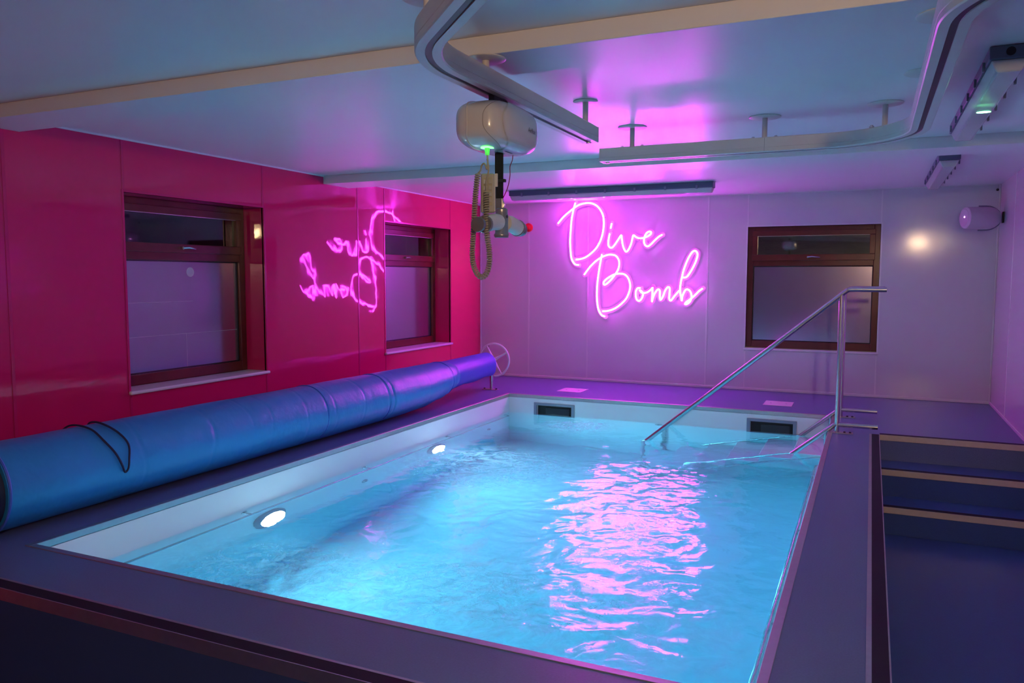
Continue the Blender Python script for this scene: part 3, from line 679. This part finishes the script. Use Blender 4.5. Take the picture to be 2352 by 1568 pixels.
# ---- hoist unit
UX, UY, UZ = 3.044, -5.875, 1.768
HX, HY, HZZ = .113, .208, .089
unit = tag(empty('hoist_unit', (UX, UY, UZ-.1)), 'rounded white hoist unit hanging from the curved ceiling rail', 'hoist')
def superell(ax, ay, az, e1, e2, n=72, m=40, keep=None, sc_=1.0):
    def pw(c, e): return math.copysign(abs(c)**e, c)
    vs = []
    for i in range(m+1):
        t = -math.pi/2+math.pi*i/m
        for k in range(n):
            q = 2*math.pi*k/n
            vs.append((UX+ax*sc_*pw(math.cos(t), e1)*pw(math.cos(q), e2), UY+ay*sc_*pw(math.cos(t), e1)*pw(math.sin(q), e2), UZ+az*sc_*pw(math.sin(t), e1)))
    fs = []
    for i in range(m):
        for k in range(n):
            f = (i*n+k, i*n+(k+1) % n, (i+1)*n+(k+1) % n, (i+1)*n+k)
            if keep is None or keep(*[sum(vs[a][d] for a in f)/4 for d in range(3)]): fs.append(f)
    return MB().add(vs, fs, True)
superell(HX, HY, HZZ, .60, .62).build('shell', 'plasticw', unit)
# side shell whose front edge curves like an ellipse
ky = lambda y, z: (y-(UY-.187)) > .0 and ((y-(UY+.10))/.262)**2+((z-UZ-.0)/.115)**2 < 1
superell(HX+.004, HY+.003, HZZ+.002, .60, .62, 160, 96, keep=lambda x, y, z: x > UX+.02 and ky(y, z)).build('side_shell', 'plasticw', unit)
# seam bead on the near end
def se_pt(q, t, s=1.0):
    pw = lambda c, e: math.copysign(abs(c)**e, c)
    return Vector((UX+HX*s*pw(math.cos(t), .60)*pw(math.cos(q), .62), UY+HY*s*pw(math.cos(t), .60)*pw(math.sin(q), .62), UZ+HZZ*s*pw(math.sin(t), .60)))
bead = []
for i in range(25):
    t = 1.15-2.5*i/24
    q = math.radians(-112 + 17*math.cos(t*1.5))
    bead.append(se_pt(q, max(t, -1.35), 1.004))
MB().tube(bead, .0032, 6).build('seam_bead', 'plasticw', unit)
MB().tube([se_pt(math.radians(-80+46*abs(math.sin(t_))**1.7), t_, 1.0005) for t_ in [-1.2+2.4*i/40 for i in range(41)]], .0011, 5).build('shell_seam', 'seamgrey', unit)
box('trolley', 'dark', UX-.010, UX+.014, UY-.06, UY+.06, UZ+.085, RZ0+.010, unit, bevel=.002)
MB().lathe([(.0001, 0), (.025, 0), (.025, -.004), (.0001, -.004)], (3.052, UY-.107, UZ-HZZ+.006), 'z', 24).build('status_light', 'green', unit)
MB().tube([(3.052, UY-.107, UZ-HZZ+.006), (3.052, UY-.107, UZ-HZZ-.024)], [.010, .008], 14).build('cable_gland', 'greenp', unit)
box('slot_mouth', 'black', UX+.0, UX+.05, UY-.03, UY+.03, UZ-HZZ-.001, UZ-HZZ+.004, unit)
box('lift_strap', 'black', 3.033, 3.068, -5.877, -5.874, 1.505, UZ-HZZ+.006, unit)
box('strap_clip', 'dark', 3.028, 3.078, -5.883, -5.868, 1.566, 1.578, unit, bevel=.002)
def text(name, body, size, loc, rot, m, par, ext=.0004):
    cu = bpy.data.curves.new(name, 'FONT'); cu.body = body; cu.size = size; cu.extrude = ext
    tmp = bpy.data.objects.new(name, cu); COL.objects.link(tmp)
    dg = bpy.context.evaluated_depsgraph_get(); me = bpy.data.meshes.new_from_object(tmp.evaluated_get(dg))
    bpy.data.objects.remove(tmp); me.materials.clear(); me.materials.append(M[m])
    me.transform(Matrix.Translation(loc) @ rot)
    o = bpy.data.objects.new(name, me); COL.objects.link(o)
    if par: o.parent = par; o.matrix_parent_inverse = Matrix.Translation(-par.location)
    return o
rotx = Matrix(((0, 0, 1, 0), (1, 0, 0, 0), (0, 1, 0, 0), (0, 0, 0, 1)))   # text x -> +y, up -> +z, normal +x
for body, y_, m_ in (('AirRise', UY+.025, 'dark'), ('200', UY+.112, 'teal')):
    tx = text('brand_print', body, .026, (UX+HX, y_, UZ-.012), rotx, m_, unit)
    for v in tx.data.vertices:   # wrap the print onto the curved shell
        v.co.x = UX+(HX+.004)*(max(0, 1-abs((v.co.y-UY)/(HY+.003))**(2/.62)))**(.31)+.0012

# ---- spreader bar hanging from the strap
BX, BY, BZ = 3.060, -5.872, 1.412
sb = tag(empty('spreader_bar', (BX, BY, BZ)), 'white padded spreader bar with silver ends hanging from black strap', 'spreader bar')
MB().lathe([(.026, -.058), (.030, -.052), (.030, -.045), (.026, -.040), (.026, .030), (.024, .034), (.024, .050), (.017, .056), (.0001, .056)], (BX, BY, BZ), 'z', 24).build('hub', 'silver', sb)
box('hook', 'silver', BX-.026, BX+.006, BY-.006, BY+.006, BZ+.05, BZ+.094, sb, bevel=.003)
MB().tube([(BX+.004, BY, BZ+.052), (BX+.010, BY, BZ+.07), (BX+.0, BY, BZ+.088), (BX-.014, BY, BZ+.094)], .005, 8).build('latch', 'steel', sb)
MB().lathe([(.006, 0), (.006, .002), (.0001, .002)], (BX+.026, BY-.008, BZ+.022), 'x', 10).build('screw', 'dark', sb)
for s in (-1, 1):
    pts = [(BX+s*.004, BY+s*.022, BZ+.000), (BX+s*.008, BY+s*.060, BZ-.001), (BX+s*.008, BY+s*.098, BZ-.008), (BX+s*.010, BY+s*.124, BZ-.014)]
    MB().tube(smooth_path(pts, 5), .031, 20).build('padded_arm', 'pad', sb)
    ex, ey, ez = pts[-1]
    e = MB().lathe([(.0001, 0), (.033, 0), (.034, s*.008), (.031, s*.012), (.0001, s*.012)], (ex, ey-s*.002, ez), 'y', 22).build('end_cap', 'silver', sb)
    MB().tube([(ex+.0, ey+s*.008, ez), (ex+.001, ey+s*(.052 if s < 0 else .022), ez-.004)], .012, 10).build('end_neck', 'silver', e)
    MB().lathe([(.0001, 0), (.026, 0), (.029, s*.010), (.027, s*.020), (.0001, s*.022)], (ex+.001, ey+s*(.046 if s < 0 else .020), ez-.004), 'y', 22).build('end_disc', 'silver', e)

# ---- hand control and coiled lead
hc = tag(empty('hand_control', (3.045, -5.97, 1.45)), 'grey push button hand control with coiled beige lead under hoist', 'remote control')
rz = Matrix.Rotation(YAW-.1, 4, 'Z')
def hcbox(name, m, u0, u1, d0, d1, z0, z1, par, bevel=.003):
    mb = MB().box(u0, u1, d0, d1, z0, z1)
    mb.v = [tuple(rz @ Vector(v) + Vector((3.048, -5.965, 0))) for v in mb.v]
    return mb.build(name, m, par, bevel=bevel, seg=3)
bodyc = hcbox('casing', 'ctrl', -.029, .024, -.008, .016, 1.443, 1.590, hc, .007)
hcbox('edge_band', 'plasticw', .022, .027, -.006, .014, 1.448, 1.585, hc, .002)
hcbox('key_panel', 'cord', -.022, .017, -.010, -.008, 1.47, 1.575, bodyc, .001)
for i, z in enumerate((1.558, 1.535, 1.512, 1.489)):
    hcbox('button', 'plasticw', -.017, -.003, -.013, -.010, z-.008, z+.008, bodyc, .002)
    hcbox('button', 'ctrl', .002, .014, -.013, -.010, z-.008, z+.008, bodyc, .002)
hcbox('hook', 'plasticw', .024, .036, -.002, .004, 1.54, 1.59, hc, .002)
lead = [(3.052, UY-.107, UZ-HZZ-.02), (3.058, -5.99, 1.63), (3.060, -6.0, 1.60), (3.050, -6.0, 1.622), (3.038, -6.0, 1.616), (3.033, -6.0, 1.598), (3.022, -6.0, 1.588)]
MB().tube(smooth_path(lead, 6), .0032, 8).build('lead', 'cord', hc)
MB().tube(smooth_path([(3.056, -5.99, 1.64), (3.062, -5.99, 1.60), (3.056, -6.0, 1.555), (3.057, -6.0, 1.520)], 6), .0032, 8).build('lead', 'cord', hc)
coil = [(3.022, -6.0, 1.588), (3.013, -6.0, 1.521), (3.007, -6.0, 1.44), (3.002, -6.0, 1.358), (2.998, -6.0, 1.293), (3.003, -6.0, 1.244), (3.02, -6.0, 1.211), (3.038, -6.0, 1.201), (3.057, -6.0, 1.214), (3.069, -6.0, 1.252), (3.069, -6.0, 1.3), (3.06, -6.0, 1.357), (3.057, -6.0, 1.422), (3.057, -6.0, 1.47), (3.057, -6.0, 1.519)]
cp = smooth_path(coil, 10); L_ = [0]
for a, b in zip(cp, cp[1:]): L_.append(L_[-1]+(b-a).length)
pitch, cr = .0088, .0088; N = int(L_[-1]/pitch*9); hel = []; ii = 0
for k in range(N+1):
    d = L_[-1]*k/N
    while ii < len(cp)-2 and L_[ii+1] < d: ii += 1
    t = (d-L_[ii])/(L_[ii+1]-L_[ii]); p = cp[ii].lerp(cp[ii+1], t); tv = (cp[ii+1]-cp[ii]).normalized()
    nv = Vector((0, 1, 0)); bv = tv.cross(nv); q = 2*math.pi*d/pitch
    hel.append(p+nv*cr*math.cos(q)+bv*cr*math.sin(q))
MB().tube(hel, .0032, 5).build('coiled_lead', 'cord', hc)
tag(MB().tube(smooth_path([(3.075, -5.80, 1.690), (3.072, -5.80, 1.66), (3.062, -5.80, 1.635), (3.062, -5.80, 1.60), (3.052, -5.80, 1.555), (3.035, -5.81, 1.51), (3.026, -5.83, 1.475), (3.045, -5.85, 1.466)], 6), .0018, 6).build('emergency_cord', 'redcord'),
    'thin dark red emergency cord hanging from the hoist unit', 'cord')

# ================================================================== LIGHT FITTINGS
def batten(label, x0, x1, y0, y1, along, led=None):
    """weatherproof batten: body, diffuser, clips"""
    t = tag(empty('batten_light', ((x0+x1)/2, (y0+y1)/2, H)), label, 'light fitting', 'weatherproof battens on the ceiling')
    z1, zm, z0 = H, H-.052, H-.098
    box('body', 'bodyblue', x0, x1, y0, y1, zm, z1, t, bevel=.006)
    i = .006
    # trapezoid diffuser
    ins = .024
    a, b, c, d = (x0+i, x1-i, y0+i, y1-i)
    if along == 'x': lo = (a+.012, b-.012, c+ins, d-ins)
    else: lo = (a+ins, b-ins, c+.012, d-.012)
    mb = MB().add([(a, c, zm), (b, c, zm), (b, d, zm), (a, d, zm), (lo[0], lo[2], z0), (lo[1], lo[2], z0), (lo[1], lo[3], z0), (lo[0], lo[3], z0)],
                  [(0, 3, 2, 1)[::-1], (4, 5, 6, 7)[::-1], (0, 1, 5, 4)[::-1], (1, 2, 6, 5)[::-1], (2, 3, 7, 6)[::-1], (3, 0, 4, 7)[::-1]])
    df = mb.build('diffuser', 'diff', t, bevel=.008, seg=3)
    Ln = (x1-x0) if along == 'x' else (y1-y0); n = max(4, int(Ln/.27))
    for k in range(n):
        f = (k+.5)/n
        for s in (0, 1):
            if along == 'x': cx, cy = x0+Ln*f, (y0-.004 if s == 0 else y1+.004); box('clip', 'clip', cx-.010, cx+.010, cy-.005, cy+.005, zm-.012, zm+.024, t, bevel=.002)
            else: cx, cy = (x0-.004 if s == 0 else x1+.004), y0+Ln*f; box('clip', 'clip', cx-.005, cx+.005, cy-.010, cy+.010, zm-.012, zm+.024, t, bevel=.002)
    if led:
        MB().sphere((led[0], led[1], z0-.001), .030, .009, .003).build('green_led', 'greenled', df)
    return t
bt = batten('long batten fitting on ceiling above the neon sign', .98, 3.03, -1.30, -1.175, 'x')
b1_ = batten('batten fitting with green status light on ceiling near right wall', 4.755, 4.895, -5.12, -3.42, 'y', (4.83, -4.30))
b2_ = batten('farther batten fitting without green light, behind the second beam', 4.775, 4.915, -2.30, -.70, 'y')
MB().lathe([(.0001, 0), (.016, 0), (.016, -.004), (.0001, -.004)], (4.825, -5.121, H-.026), 'y', 16).build('cable_entry', 'black', b1_)
# slim gear tray inside the green lit fitting
box('gear_tray', 'whitetrim', 4.775, 4.875, -5.0, -3.5, H-.066, H-.056, b1_)
# ---- alarm button, speaker, small fixing
ab = tag(empty('alarm_button', (.648, 0, 1.79)), 'round red push button on white wall behind the spreader bar', 'button')
MB().lathe([(.050, 0), (.050, -.022), (.040, -.030), (.0001, -.030)], (.648, 0, 1.79), 'y', 28).build('base', 'red', ab)
MB().lathe([(.028, -.029), (.030, -.040), (.022, -.046), (.0001, -.047)], (.648, 0, 1.79), 'y', 24).build('knob', 'red', ab)
sp = tag(empty('wall_speaker', (XR, -.26, 1.745)), 'white bullet shaped speaker on bracket in far right corner', 'speaker')
def rz_about(mb, cx, cy, deg):
    c, s_ = math.cos(math.radians(deg)), math.sin(math.radians(deg))
    mb.v = [(cx+(x-cx)*c-(y-cy)*s_, cy+(x-cx)*s_+(y-cy)*c, z) for x, y, z in mb.v]; return mb
SA = 24
rz_about(MB().lathe([(.0001, -.355), (.080, -.355), (.096, -.345), (.100, -.32), (.100, -.14), (.088, -.09), (.06, -.055), (.0001, -.05)], (XR, -.26, 1.745), 'x', 32), XR, -.26, SA).build('housing', 'speaker', sp)
rz_about(MB().lathe([(.0001, -.3575), (.076, -.3575), (.080, -.352), (.0001, -.352)], (XR, -.26, 1.745), 'x', 28), XR, -.26, SA).build('grille', 'speaker', sp)
rz_about(MB().sphere((XR-.360, -.27, 1.752), .004, .006, .006), XR, -.26, SA).build('indicator', mat('pink_indicator', (1, .4, 1), .3, em=(1, .3, 1), es=6), sp)
MB().tube(smooth_path([(XR-.20, -.26, 1.858), (XR-.10, -.26, 1.85), (XR-.035, -.26, 1.80), (XR-.03, -.26, 1.745), (XR-.035, -.26, 1.69), (XR-.10, -.26, 1.645), (XR-.20, -.26, 1.638)], 6), .006, 8).build('bracket', 'clip', sp)
box('wall_plate', 'dark', XR-.012, XR, -.29, -.23, 1.70, 1.80, sp, bevel=.002)
fx = tag(MB().lathe([(.012, 0), (.012, -.01), (.006, -.014), (.0001, -.02)], (5.42, -.0, 2.025), 'y', 12).build('wall_hook', 'dark'), 'tiny dark screw hook high in the far right corner', 'hook')
